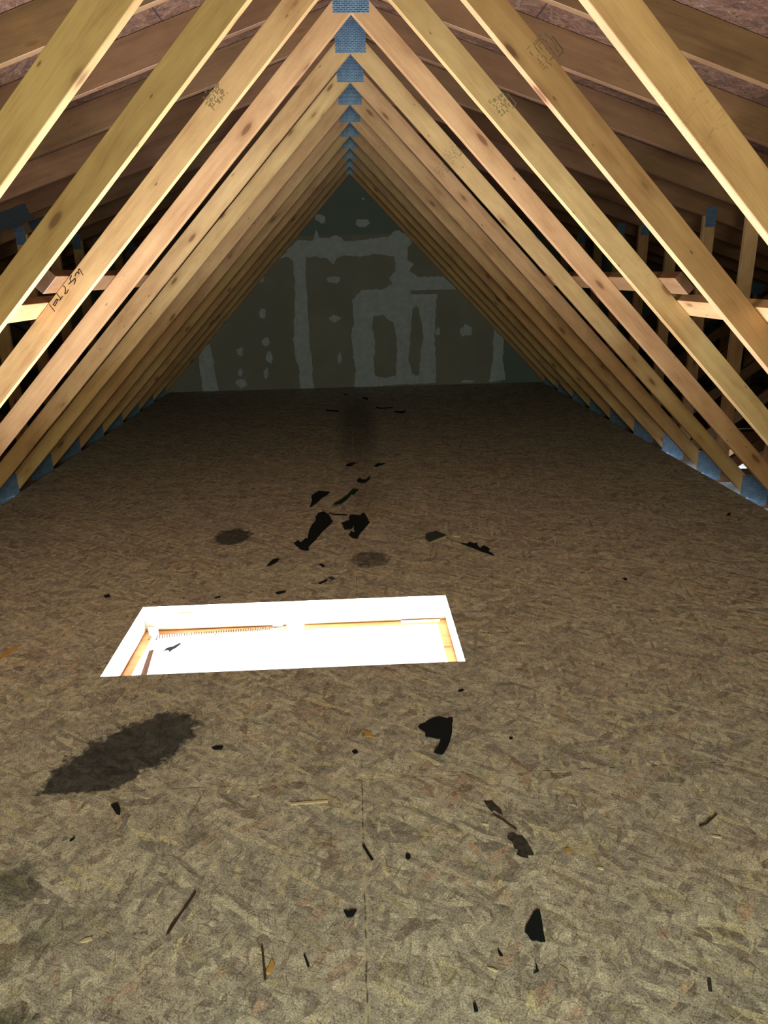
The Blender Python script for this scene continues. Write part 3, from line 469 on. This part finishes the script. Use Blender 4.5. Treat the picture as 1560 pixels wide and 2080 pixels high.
def roof_mesh(sgn):
    L = EAVE * math.sqrt(1 + SL * SL)
    me = box_mesh('ceiling', 0, L, -1.6, 9.35, 0, 0.012)
    d = Vector((sgn, 0, -SL)).normalized(); w = Vector((sgn * SL, 0, 1)).normalized(); v = w.cross(d)
    m = Matrix((d, v, w)).transposed().to_4x4(); m.translation = Vector((CX, 0, CH_T + 0.001))
    if v.y < 0:
        for q in me.vertices: q.co.y = -q.co.y
        me.flip_normals()
    return me, m
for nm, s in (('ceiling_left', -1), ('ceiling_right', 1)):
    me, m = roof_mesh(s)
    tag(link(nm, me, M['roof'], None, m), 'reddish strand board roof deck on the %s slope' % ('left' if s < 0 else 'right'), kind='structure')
def gable(name, y, mat, label):
    pts = [(CX - EAVE, -0.2), (CX + EAVE, -0.2), (CX + EAVE, CH_T - SL * EAVE), (CX, CH_T), (CX - EAVE, CH_T - SL * EAVE)]
    me, m = board_xz(name, pts, (0, 0), (1, 0), 0.013, 0.0, 0.0)
    m.translation = Vector((0, y, 0))
    return tag(link(name, me, mat, None, m), label, kind='structure')
# the drywall gable at the far end keeps world axes so its boards can be told apart by height
def gable_y(name, y0, y1, mat, label):
    pts = [(CX - EAVE, -0.2), (CX + EAVE, -0.2), (CX + EAVE, CH_T - SL * EAVE), (CX, CH_T), (CX - EAVE, CH_T - SL * EAVE)]
    bm = bmesh.new()
    a = [bm.verts.new((x, y0, z)) for x, z in pts]; b = [bm.verts.new((x, y1, z)) for x, z in pts]
    bm.faces.new(a); bm.faces.new(b[::-1])
    for i in range(5): bm.faces.new((a[i], a[(i + 1) % 5], b[(i + 1) % 5], b[i]))
    bmesh.ops.recalc_face_normals(bm, faces=bm.faces)
    me = bpy.data.meshes.new(name); bm.to_mesh(me); bm.free()
    return tag(link(name, me, mat), label, kind='structure')
wall_back = gable_y('wall_back', 9.28, 9.293, M['drywall'], 'dim unpainted drywall gable with pale patches of joint compound')
gable_y('wall_front', -1.62, -1.60, M['roof'], 'strand board gable behind the camera')
for nm, s in (('wall_left', -1), ('wall_right', 1)):
    x = CX + s * EAVE
    tag(link(nm, box_mesh(nm, min(x, x + s * 0.02), max(x, x + s * 0.02), -1.6, 9.28, -0.2, CH_T - SL * EAVE), M['roof']), 'low eave wall on the %s' % ('left' if s < 0 else 'right'), kind='structure')

def flat_fill(name, outer, holes, y, th):
    """Thin skim on the gable: outline with holes, th thick towards the room, ragged edge."""
    def rag(loop):
        out = []
        for i in range(len(loop)):
            (x0, z0), (x1, z1) = loop[i], loop[(i + 1) % len(loop)]
            k = max(1, int(math.hypot(x1 - x0, z1 - z0) / 0.035))
            for j in range(k):
                t = j / k; x, z = x0 + (x1 - x0) * t, z0 + (z1 - z0) * t
                nx = noise.noise((x * 23, z * 23, 1.7)) * 0.018; nz = noise.noise((x * 23, z * 23, 9.1)) * 0.018
                out.append((x + nx, z + nz))
        return out
    bm = bmesh.new(); E = []
    for loop in [outer] + holes:
        vs_ = [bm.verts.new((x, y, z)) for x, z in rag(loop)]
        E += [bm.edges.new((vs_[i], vs_[(i + 1) % len(vs_)])) for i in range(len(vs_))]
    bmesh.ops.triangle_fill(bm, use_beauty=True, use_dissolve=False, edges=E)
    for f in bm.faces:
        if f.normal.y > 0: f.normal_flip()
    r = bmesh.ops.extrude_face_region(bm, geom=bm.faces[:])
    for v in [g for g in r['geom'] if isinstance(g, bmesh.types.BMVert)]: v.co.y -= th
    bmesh.ops.recalc_face_normals(bm, faces=bm.faces)
    me = bpy.data.meshes.new(name); bm.to_mesh(me); bm.free()
    return me
link('joint_compound', flat_fill('joint_compound', BAND, HOLES, 9.2805, 0.002), M['mud'], wall_back)
for loop in MUD:
    link('joint_compound', flat_fill('joint_compound', loop, [], 9.2805, 0.002), M['mud'], wall_back)

# loose insulation between the joists outside the boarded floor
def insulation(x0, x1, name, label):
    bm = bmesh.new(); nx, ny = 24, 60
    g = [[bm.verts.new((x0 + (x1 - x0) * i / nx, -1.55 + 10.8 * j / ny, -0.145 + 0.05 * noise.noise((i * 0.6, j * 0.5, x0)))) for j in range(ny + 1)] for i in range(nx + 1)]
    for i in range(nx):
        for j in range(ny): bm.faces.new((g[i][j], g[i + 1][j], g[i + 1][j + 1], g[i][j + 1]))
    me = bpy.data.meshes.new(name); bm.to_mesh(me); bm.free()
    tag(link(name, me, M['insulation']), label, 'insulation', kind='stuff')
insulation(FL1 - 0.01, CX + EAVE - 0.02, 'insulation', 'white loose insulation in the dark space behind the right webs')
insulation(CX - EAVE + 0.02, FL0 + 0.01, 'insulation', 'white loose insulation in the dark space behind the left webs')

# the white room below, seen only through the hatch
def room_below():
    x0, x1, y0, y1, z0, z1 = -2.32, 2.42, 0.4, 6.4, -2.6, -0.168
    hx0, hx1, hy0, hy1 = HX0 + 0.03, HX1 - 0.03, HY0 + 0.03, HY1 - 0.03
    bm = bmesh.new()
    def q(*v): bm.faces.new([bm.verts.new(p) for p in v])
    q((x0, y0, z0), (x1, y0, z0), (x1, y1, z0), (x0, y1, z0))
    q((x0, y0, z0), (x0, y0, z1), (x1, y0, z1), (x1, y0, z0)); q((x0, y1, z0), (x1, y1, z0), (x1, y1, z1), (x0, y1, z1))
    q((x0, y0, z0), (x0, y1, z0), (x0, y1, z1), (x0, y0, z1)); q((x1, y0, z0), (x1, y0, z1), (x1, y1, z1), (x1, y1, z0))
    X, Y = (x0, hx0, hx1, x1), (y0, hy0, hy1, y1)
    for i in range(3):
        for j in range(3):
            if (i, j) != (1, 1): q((X[i], Y[j], z1), (X[i], Y[j + 1], z1), (X[i + 1], Y[j + 1], z1), (X[i + 1], Y[j], z1))
    bmesh.ops.remove_doubles(bm, verts=bm.verts, dist=1e-5)
    me = bpy.data.meshes.new('wall_below'); bm.to_mesh(me); bm.free()
    tag(link('wall_below', me, M['drywall_white']), 'white walls of the bright room below the hatch', kind='structure')
room_below()

# ---------------------------------------------------------------- trusses
def under(x): return CH_U - SL * abs(x)
def web_outline(sgn):
    fx = FOOT_R if sgn > 0 else -FOOT_L
    L = math.hypot(fx, APEX_IN); wdt = 0.09
    nx, nz = APEX_IN / L * wdt, fx / L * wdt              # outward normal * width
    # inner line from (fx, 0) to (0, APEX_IN); extended down to -0.018
    t = 0.018 / APEX_IN * fx
    def outer(z): return fx + (wdt * L / APEX_IN) - z * fx / APEX_IN
    xo = (fx + wdt * L / APEX_IN - CH_U * fx / APEX_IN) / (1 - SL * fx / APEX_IN)   # outer line meets chord underside
    pts = [(fx + t, -0.018), (outer(-0.018), -0.018), (xo, CH_U - SL * xo), (0.0, CH_U), (0.0, APEX_IN)]
    return [(sgn * x, z) for x, z in pts], (sgn * fx, 0), (-sgn * fx, APEX_IN)
PARTS = []      # (name, mesh, matrix, material)
for s in (-1, 1):
    pts, o, d = web_outline(s)
    me, m = board_xz('web', pts, o, d); PARTS.append(['sloped_web', me, m, 'pine', s])
for s in (-1, 1):
    pts = [(0, CH_U), (s * EAVE, CH_U - SL * EAVE), (s * EAVE, CH_T - SL * EAVE), (0, CH_T)]
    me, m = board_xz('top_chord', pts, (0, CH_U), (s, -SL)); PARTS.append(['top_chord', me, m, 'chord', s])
PX = 2.60
for s in (-1, 1):
    a, b = PX - 0.045, PX + 0.045
    me, m = board_xz('post', [(s * a, -0.018), (s * b, -0.018), (s * b, under(b)), (s * a, under(a))], (s * PX, 0), (0, 1))
    PARTS.append(['post', me, m, 'pine', s])
    x1, z1 = 4.30, under(4.30)
    d = Vector((x1 - 2.66, z1 - 0.0)).normalized(); p = Vector((-d.y, d.x)) * 0.045
    q0, q1 = Vector((2.68, 0.03)), Vector((x1, z1 - 0.02))
    me, m = board_xz('diagonal_web', [(s * v.x, v.y) for v in (q0 - p, q1 - p, q1 + p, q0 + p)], (s * q0.x, q0.y), (s * d.x, d.y))
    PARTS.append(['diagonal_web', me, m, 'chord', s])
    me, m = board_xz('outer_post', [(s * 4.36, -0.018), (s * 4.45, -0.018), (s * 4.45, under(4.45)), (s * 4.36, under(4.36))], (s * 4.4, 0), (0, 1))
    PARTS.append(['post', me, m, 'pine', s])
me, m = board_xz('bottom_chord', [(-EAVE, -0.107), (EAVE, -0.107), (EAVE, -0.0185), (-EAVE, -0.0185)], (0, -0.06), (1, 0))
PARTS.append(['bottom_chord', me, m, 'chord', 0])
def plate(x0, x1, z0, z1, ang=0.0):
    me = prism_mesh_z('nail_plate', [(0, 0), (x1 - x0, 0), (x1 - x0, 0.0012), (0, 0.0012)], 0, z1 - z0)
    hw, hz = (x1 - x0) / 2, (z1 - z0) / 2
    for v in me.vertices: v.co.x -= hw; v.co.z -= hz
    m = Matrix.Translation(((x0 + x1) / 2, -0.0013, (z0 + z1) / 2)) @ Matrix.Rotation(ang, 4, 'Y')
    return me, m
ra = math.atan(SL)
for nm, r, a in (('nail_plate', (-0.080, 0.080, 2.487, 2.690), 0), ('nail_plate', (FOOT_R - 0.015, FOOT_R + 0.165, -0.09, 0.125), 0),
                 ('nail_plate', (FOOT_L - 0.165, FOOT_L + 0.015, -0.09, 0.125), 0),
                 ('nail_plate', (PX - 0.035, PX + 0.045, under(PX) - 0.065, under(PX) + 0.075), 0), ('nail_plate', (-PX - 0.045, -PX + 0.035, under(PX) - 0.065, under(PX) + 0.075), 0),
                 ('splice_plate', (-2.52, -2.26, 1.76, 1.87), -ra), ('nail_plate', (4.2, 4.45, under(4.35) - 0.06, under(4.35) + 0.06), ra)):
    me, m = plate(*r, a); PARTS.append([nm, me, m, 'shaded_plate' if nm == 'splice_plate' else 'plate', 0])
LABELS = {-3: 'pine roof truss nearest the camera, its broad sloped webs crossing the two top corners',
          -2: 'second pine roof truss, webs rising beside the near hatch edge, stamped right web',
          -1: 'third pine roof truss, with a handwritten number on its left web',
          0: 'fourth pine roof truss, its blue ridge plate cut by the top edge of the photo',
          1: 'pine roof truss carrying the topmost fully visible blue ridge plate',
          2: 'pine roof truss carrying the second fully visible ridge plate from the top',
          3: 'pine roof truss carrying the third fully visible ridge plate from the top',
          4: 'pine roof truss carrying the fourth fully visible ridge plate from the top',
          5: 'pine roof truss carrying the fifth fully visible ridge plate from the top',
          6: 'pine roof truss carrying the fourth ridge plate counted from the patched gable wall',
          7: 'pine roof truss carrying the third ridge plate counted from the patched gable wall',
          8: 'dim pine roof truss, second from the patched gable wall',
          9: 'dim pine roof truss standing directly against the patched gable wall'}
PITCH = 0.61
TY = {n: (6.06 + n) * PITCH for n in range(-3, 10)}
def world_xz_mesh(name, polys, y):
    """Thin ink marks, each polygon (x, z) lying on a front face at y."""
    bm = bmesh.new()
    for pts in polys:
        a = [bm.verts.new((x, y, z)) for x, z in pts]; b = [bm.verts.new((x, y - 0.0003, z)) for x, z in pts]
        k = len(pts)
        bm.faces.new(a[::-1]); bm.faces.new(b)
        for i in range(k): bm.faces.new((a[i], a[(i + 1) % k], b[(i + 1) % k], b[i]))
    bmesh.ops.recalc_face_normals(bm, faces=bm.faces)
    me = bpy.data.meshes.new(name); bm.to_mesh(me); bm.free()
    return me
def stroke_polys(line, w):
    out = []
    for (x0, z0), (x1, z1) in zip(line, line[1:]):
        d = Vector((x1 - x0, z1 - z0)); L = d.length; d.normalize(); p = Vector((-d.y, d.x)) * w
        a, b = Vector((x0, z0)) - d * w * 0.7, Vector((x1, z1)) + d * w * 0.7
        out.append([tuple(a - p), tuple(b - p), tuple(b + p), tuple(a + p)])
    return out
def stamp_polys(cx, cz, ang, w, h, seed, dens=0.72):
    """A worn grade stamp: broken rows of printed dashes and ticks along the board, with a corner bracket."""
    rr = random.Random(seed); out = []
    d = Vector((math.cos(ang), math.sin(ang))); p = Vector((-d.y, d.x)); c = Vector((cx, cz))
    def rect(u0, u1, v0, v1):
        out.append([tuple(c + d * u + p * v) for u, v in ((u0, v0), (u1, v0), (u1, v1), (u0, v1))])
    rows = 5
    for r in range(rows):
        v = -h / 2 + h * (r + 0.5) / rows; u = -w / 2 + rr.uniform(0, w * 0.25); hh = rr.choice((0.004, 0.0055, 0.007))
        while u < w / 2:
            g = rr.random()
            if g < 0.45: rect(u, u + 0.0016, v - hh, v + hh); u += 0.0035
            elif g < 0.8:
                L = rr.choice((0.006, 0.010, 0.015)); q = v + rr.choice((-hh, 0, hh)) * 0.8
                rect(u, u + L, q - 0.001, q + 0.001); u += L + 0.001
            else: u += rr.uniform(0.004, 0.010)
    rect(-w * 0.1, w * 0.52, h * 0.52, h * 0.52 + 0.003); rect(w * 0.52, w * 0.52 + 0.003, h * 0.25, h * 0.52)
    return out
for n in range(-3, 10):
    t = empty('roof_truss', (CX, TY[n], 0))
    tag(t, LABELS[n], 'roof truss', 'roof trusses along the attic')
    webs = {}
    for nm, me, m, mat, s in PARTS:
        if n == -2 and nm == 'bottom_chord':      # headed off on both sides of the hatch
            for xa, xb in ((-EAVE, HX0 - 0.06 - CX), (HX1 + 0.06 - CX, EAVE)):
                me2, m2 = board_xz('bottom_chord', [(xa, -0.107), (xb, -0.107), (xb, -0.0185), (xa, -0.0185)], (xa, -0.06), (1, 0))
                link(nm, me2, M[mat], t, m2)
            continue
        if nm == 'splice_plate' and n not in (3, 4): continue
        q = link(nm, me, M[mat], t, m)
        if nm == 'sloped_web': webs[s] = q
    def mark(name, polys, mat, s, label):      # ink on the face of a web: a sub-part of that web
        tag(link(name, world_xz_mesh(name, polys, -0.0001), M[mat], webs[s], webs[s].matrix_basis.inverted()), label)
    if n == -1:
        polys = []
        for l in STROKES: polys += stroke_polys([(x - CX, z) for x, z in l], 0.0018)
        mark('handwriting', polys, 'ink', -1, 'dark marker handwriting')
    for nn, cx, cz, ang, w, h, sd in ((-2, 0.614, 2.031, -0.80, 0.085, 0.075, 3), (-1, 0.608, 2.010, -0.80, 0.085, 0.07, 8), (-1, -0.487, 2.039, 0.80, 0.09, 0.06, 5), (0, 0.500, 1.925, -0.80, 0.07, 0.06, 6), (1, 0.52, 1.93, -0.8, 0.07, 0.06, 2)):
        if nn == n: mark('grade_stamp', stamp_polys(cx - CX, cz, ang, w, h, sd), 'stamp', 1 if cx > CX else -1, 'faded printed grade stamp')

# ---------------------------------------------------------------- long brace boards lying on the outer edges of the webs
def brace(sgn, z_low, y0, y1, label, mat, lift=0.0):
    fx = FOOT_R if sgn > 0 else -FOOT_L
    L = math.hypot(fx, APEX_IN); d = Vector((-fx / L, APEX_IN / L)); nrm = Vector((APEX_IN / L, fx / L))
    base = Vector((fx - z_low * fx / APEX_IN, z_low)) + nrm * (0.0905 + lift)
    q = [base, base + nrm * 0.038, base + nrm * 0.038 + d * 0.089, base + d * 0.089]
    pts = [(CX + sgn * v.x, v.y) for v in q]
    bm = bmesh.new()
    # local X along +Y of the world
    o = Vector((pts[0][0], y0, pts[0][1]))
    a = [bm.verts.new((0, x - o.x, z - o.z)) for x, z in pts]; b = [bm.verts.new((y1 - y0, x - o.x, z - o.z)) for x, z in pts]
    bm.faces.new(a); bm.faces.new(b[::-1])
    for i in range(4): bm.faces.new((a[i], a[(i + 1) % 4], b[(i + 1) % 4], b[i]))
    bmesh.ops.recalc_face_normals(bm, faces=bm.faces)
    bmesh.ops.bevel(bm, geom=bm.edges[:], offset=0.0018, segments=1, affect='EDGES')
    me = bpy.data.meshes.new('brace_board'); bm.to_mesh(me); bm.free()
    m = Matrix(((0, 1, 0, o.x), (1, 0, 0, o.y), (0, 0, 1, o.z), (0, 0, 0, 1)))
    me.flip_normals()
    tag(link('brace_board', me, M[mat], None, m), label, 'brace board', 'long braces nailed across the webs')
brace(1, 1.135, 1.0, 3.42, 'pale brace board behind the right webs, nearer of the two, its lit face showing', 'pine')
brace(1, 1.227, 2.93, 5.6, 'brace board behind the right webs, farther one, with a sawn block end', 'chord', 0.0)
brace(-1, 1.185, 1.0, 3.42, 'pale brace board behind the left webs, nearer one, ending behind the handwritten number', 'pine')
brace(-1, 1.285, 2.96, 5.6, 'brace board behind the left webs, farther one, its end beside the handwritten number', 'chord', 0.0)
brace(-1, 0.60, 2.2, 3.16, 'short splintered brace board low at the left edge, below the handwritten number', 'pale_pine')
tag(link('cable', tube_mesh('cable', [(2.72, 6.0, 0.06), (2.95, 6.0, 0.052), (3.2, 6.0, 0.045), (3.45, 6.01, 0.04), (3.8, 6.02, 0.04), (4.4, 6.0, 0.045)], 0.004), M['cable']), 'thin pale cable stretched low behind the right webs', 'cable')

# ---------------------------------------------------------------- hatch with its ladder frame
hatch = empty('attic_hatch', ((HX0 + HX1) / 2, (HY0 + HY1) / 2, -0.2))
tag(hatch, 'open attic ladder hatch in the floor, glaring white from the room below', 'hatch')
def hp(name, me, mat, label=None):
    for v in me.vertices: v.co -= Vector(hatch.location)
    o = link(name, me, M[mat], hatch)
    if label: o['label'] = label
    return o
e = 0.001
# upper lining boards, standing flush with the cut edge of the floor
hp('lining_board', box_mesh('l', HX0 - 0.0, HX1, HY1 + e, HY1 + 0.038, -0.118, -0.019, 0.001), 'pale_pine')
hp('lining_board', box_mesh('l', HX0 - 0.0, HX1, HY0 - 0.038, HY0 - e, -0.118, -0.019, 0.001), 'pale_pine')
hp('lining_board', box_mesh('l', HX0 - 0.038, HX0 - e, HY0 - 0.04, HY1 + 0.04, -0.118, -0.019, 0.001), 'pale_pine')
hp('lining_board', box_mesh('l', HX1 + e, HX1 + 0.038, HY0 - 0.04, HY1 + 0.04, -0.118, -0.019, 0.001), 'pale_pine')
# lower ladder frame, set in a little
i = 0.018
hp('ladder_frame', box_mesh('f', HX0 + i, HX1 - i, HY1 - i - 0.022, HY1 - i + 0.03, -0.165, -0.121, 0.001), 'pine')
hp('ladder_frame', box_mesh('f', HX0 + i, HX1 - i, HY0 + i - 0.03, HY0 + i + 0.02, -0.165, -0.121, 0.001), 'pine')
hp('ladder_frame', box_mesh('f', HX0 + i - 0.03, HX0 + i + 0.022, HY0 - 0.01, HY1 + 0.01, -0.165, -0.1215, 0.001), 'pine')
hp('ladder_frame', box_mesh('f', HX1 - i - 0.022, HX1 - i + 0.03, HY0 - 0.01, HY1 + 0.01, -0.165, -0.1215, 0.001), 'pine')
hp('spacer_block', box_mesh('s', -0.82, -0.752, HY1 - 0.008, HY1, -0.10, -0.035, 0.001), 'white', 'white spacer block')
hp('spacer_block', box_mesh('s', -0.40, -0.355, HY1 - 0.012, HY1, -0.118, -0.09, 0.001), 'white', 'white spacer block')
hp('spacer_block', box_mesh('s', -0.712, -0.60, HY0 + 0.001, HY0 + 0.018, -0.06, -0.012, 0.001), 'pale_pine')
# coil spring along the far side
sp = []
x0, x1, zs0, zs1 = -0.905, -0.405, -0.118, -0.092
turns = 46
for k in range(turns * 10 + 1):
    t = k / (turns * 10); a = 2 * math.pi * turns * t; r = 0.0125 - 0.004 * t
    sp.append((x0 + (x1 - x0) * t, 2.885 + r * math.cos(a), zs0 + (zs1 - zs0) * t + r * math.sin(a)))
hp('coil_spring', tube_mesh('spring', sp, 0.0020, 6), 'spring', 'brown coil spring')
hp('spring_hook', tube_mesh('hook', [(-0.905, 2.885, -0.118), (-0.918, 2.88, -0.135), (-0.935, 2.88, -0.135), (-0.942, 2.885, -0.118)], 0.003, 6), 'spring')
hp('bracket', box_mesh('b', -0.945, -0.902, 2.905, 2.910, -0.135, -0.07, 0.001), 'steel', 'bluish steel bracket')
hp('spring_rod', tube_mesh('rod', [(-0.405, 2.885, -0.092), (-0.30, 2.89, -0.085)], 0.0025, 6), 'spring')
disc = []
hp('pulley', tube_mesh('pulley', [(-0.291, 2.895, -0.075), (-0.291, 2.905, -0.075)], 0.04, 28), 'white', 'round white pulley')
hp('ladder_arm', box_mesh('a', 0.18, 0.355, 2.872, 2.886, -0.085, -0.072, 0.001), 'arm', 'brown ladder arm')
hp('ladder_arm', prism_mesh_z('a', [(-0.905, 2.755), (-0.885, 2.76), (-0.845, 2.42), (-0.872, 2.42)], -0.125, -0.105, 0.001), 'arm', 'brown ladder arm')
bpy.context.view_layer.update()
tag(link('felt_scrap', prism_mesh_z('felt_scrap', [(-0.848, 2.762), (-0.838, 2.79), (-0.815, 2.80), (-0.792, 2.83), (-0.785, 2.82), (-0.80, 2.785), (-0.812, 2.77), (-0.818, 2.752), (-0.83, 2.772)], -0.118, -0.115), M['felt']), 'small ragged black scrap caught inside the hatch below the spring', 'felt scrap')

# ---------------------------------------------------------------- scraps and slivers lying on the floor
def scrap_mesh(name, pts, th, curl, seed):
    """Thin ragged sheet: traced outline, refined edge, slightly lifted here and there."""
    cx = sum(p[0] for p in pts) / len(pts); cy = sum(p[1] for p in pts) / len(pts)
    size = max(max(p[0] for p in pts) - min(p[0] for p in pts), max(p[1] for p in pts) - min(p[1] for p in pts))
    out = []
    for i in range(len(pts)):
        (x0, y0), (x1, y1) = pts[i], pts[(i + 1) % len(pts)]
        k = max(1, min(6, int(math.hypot(x1 - x0, y1 - y0) / 0.018)))
        for j in range(k):
            t = j / k; x, y = x0 + (x1 - x0) * t, y0 + (y1 - y0) * t
            a = 0.0035 if (j and size > 0.06) else 0.0
            out.append((x + a * noise.noise((x * 70, y * 70, seed)), y + a * noise.noise((x * 70, y * 70, seed + 5.0))))
    bm = bmesh.new()
    vs_ = [bm.verts.new((x - cx, y - cy, 0)) for x, y in out]
    E = [bm.edges.new((vs_[i], vs_[(i + 1) % len(vs_)])) for i in range(len(vs_))]
    bmesh.ops.triangle_fill(bm, use_beauty=True, use_dissolve=False, edges=E)
    for f in bm.faces:
        if f.normal.z < 0: f.normal_flip()
    for v in bm.verts:
        r = math.hypot(v.co.x, v.co.y) / max(size * 0.6, 1e-4)
        v.co.z = curl * size * max(0.0, noise.noise((v.co.x * 9 / max(size, .05) * .1, v.co.y * 9 / max(size, .05) * .1, seed * 1.3)) + 0.15) * r * r
    r = bmesh.ops.extrude_face_region(bm, geom=bm.faces[:])
    for v in [g for g in r['geom'] if isinstance(g, bmesh.types.BMVert)]: v.co.z += th
    bmesh.ops.recalc_face_normals(bm, faces=bm.faces)
    me = bpy.data.meshes.new(name); bm.to_mesh(me); bm.free()
    return me, (cx, cy)
TH = {'felt': 0.003, 'green': 0.003, 'grey': 0.004, 'pale': 0.003, 'tan': 0.002, 'orange': 0.003, 'bark': 0.004, 'greyflake': 0.0008}
GR = {'felt_scrap': 'black felt scraps on the floor', 'felt_chip': 'small black chips on the floor', 'wood_sliver': 'pale slivers on the floor', 'wood_chip': 'wood chips on the floor', 'wood_flake': 'worn grey flakes on the floor'}
for k, (nm, lab, cat, mt, pts) in enumerate(DEBRIS):
    me, (cx, cy) = scrap_mesh(nm, pts, TH[mt], 0.10 if mt in ('felt', 'green') else 0.02, k * 1.37)
    o = link(nm, me, M[mt]); o.location = (cx, cy, 0.0004)
    tag(o, lab, cat, GR.get(nm))
# grey shingle fragment with a pale broken edge
sc = [sum(p[0] for p in SLAB) / len(SLAB), sum(p[1] for p in SLAB) / len(SLAB)]
slab = empty('shingle_fragment', (sc[0], sc[1], 0.0))
tag(slab, 'thick grey shingle fragment with a pale broken edge, left of the long jagged scrap', 'shingle fragment')
link('top_layer', prism_mesh_z('slab', [(x - sc[0], y - sc[1]) for x, y in SLAB], 0.0125, 0.017), M['grey'], slab)
link('broken_edge', prism_mesh_z('slab', [((x - sc[0]) * 0.985, (y - sc[1]) * 0.985) for x, y in SLAB], 0.0005, 0.0124), M['tan'], slab)['label'] = 'pale broken edge'
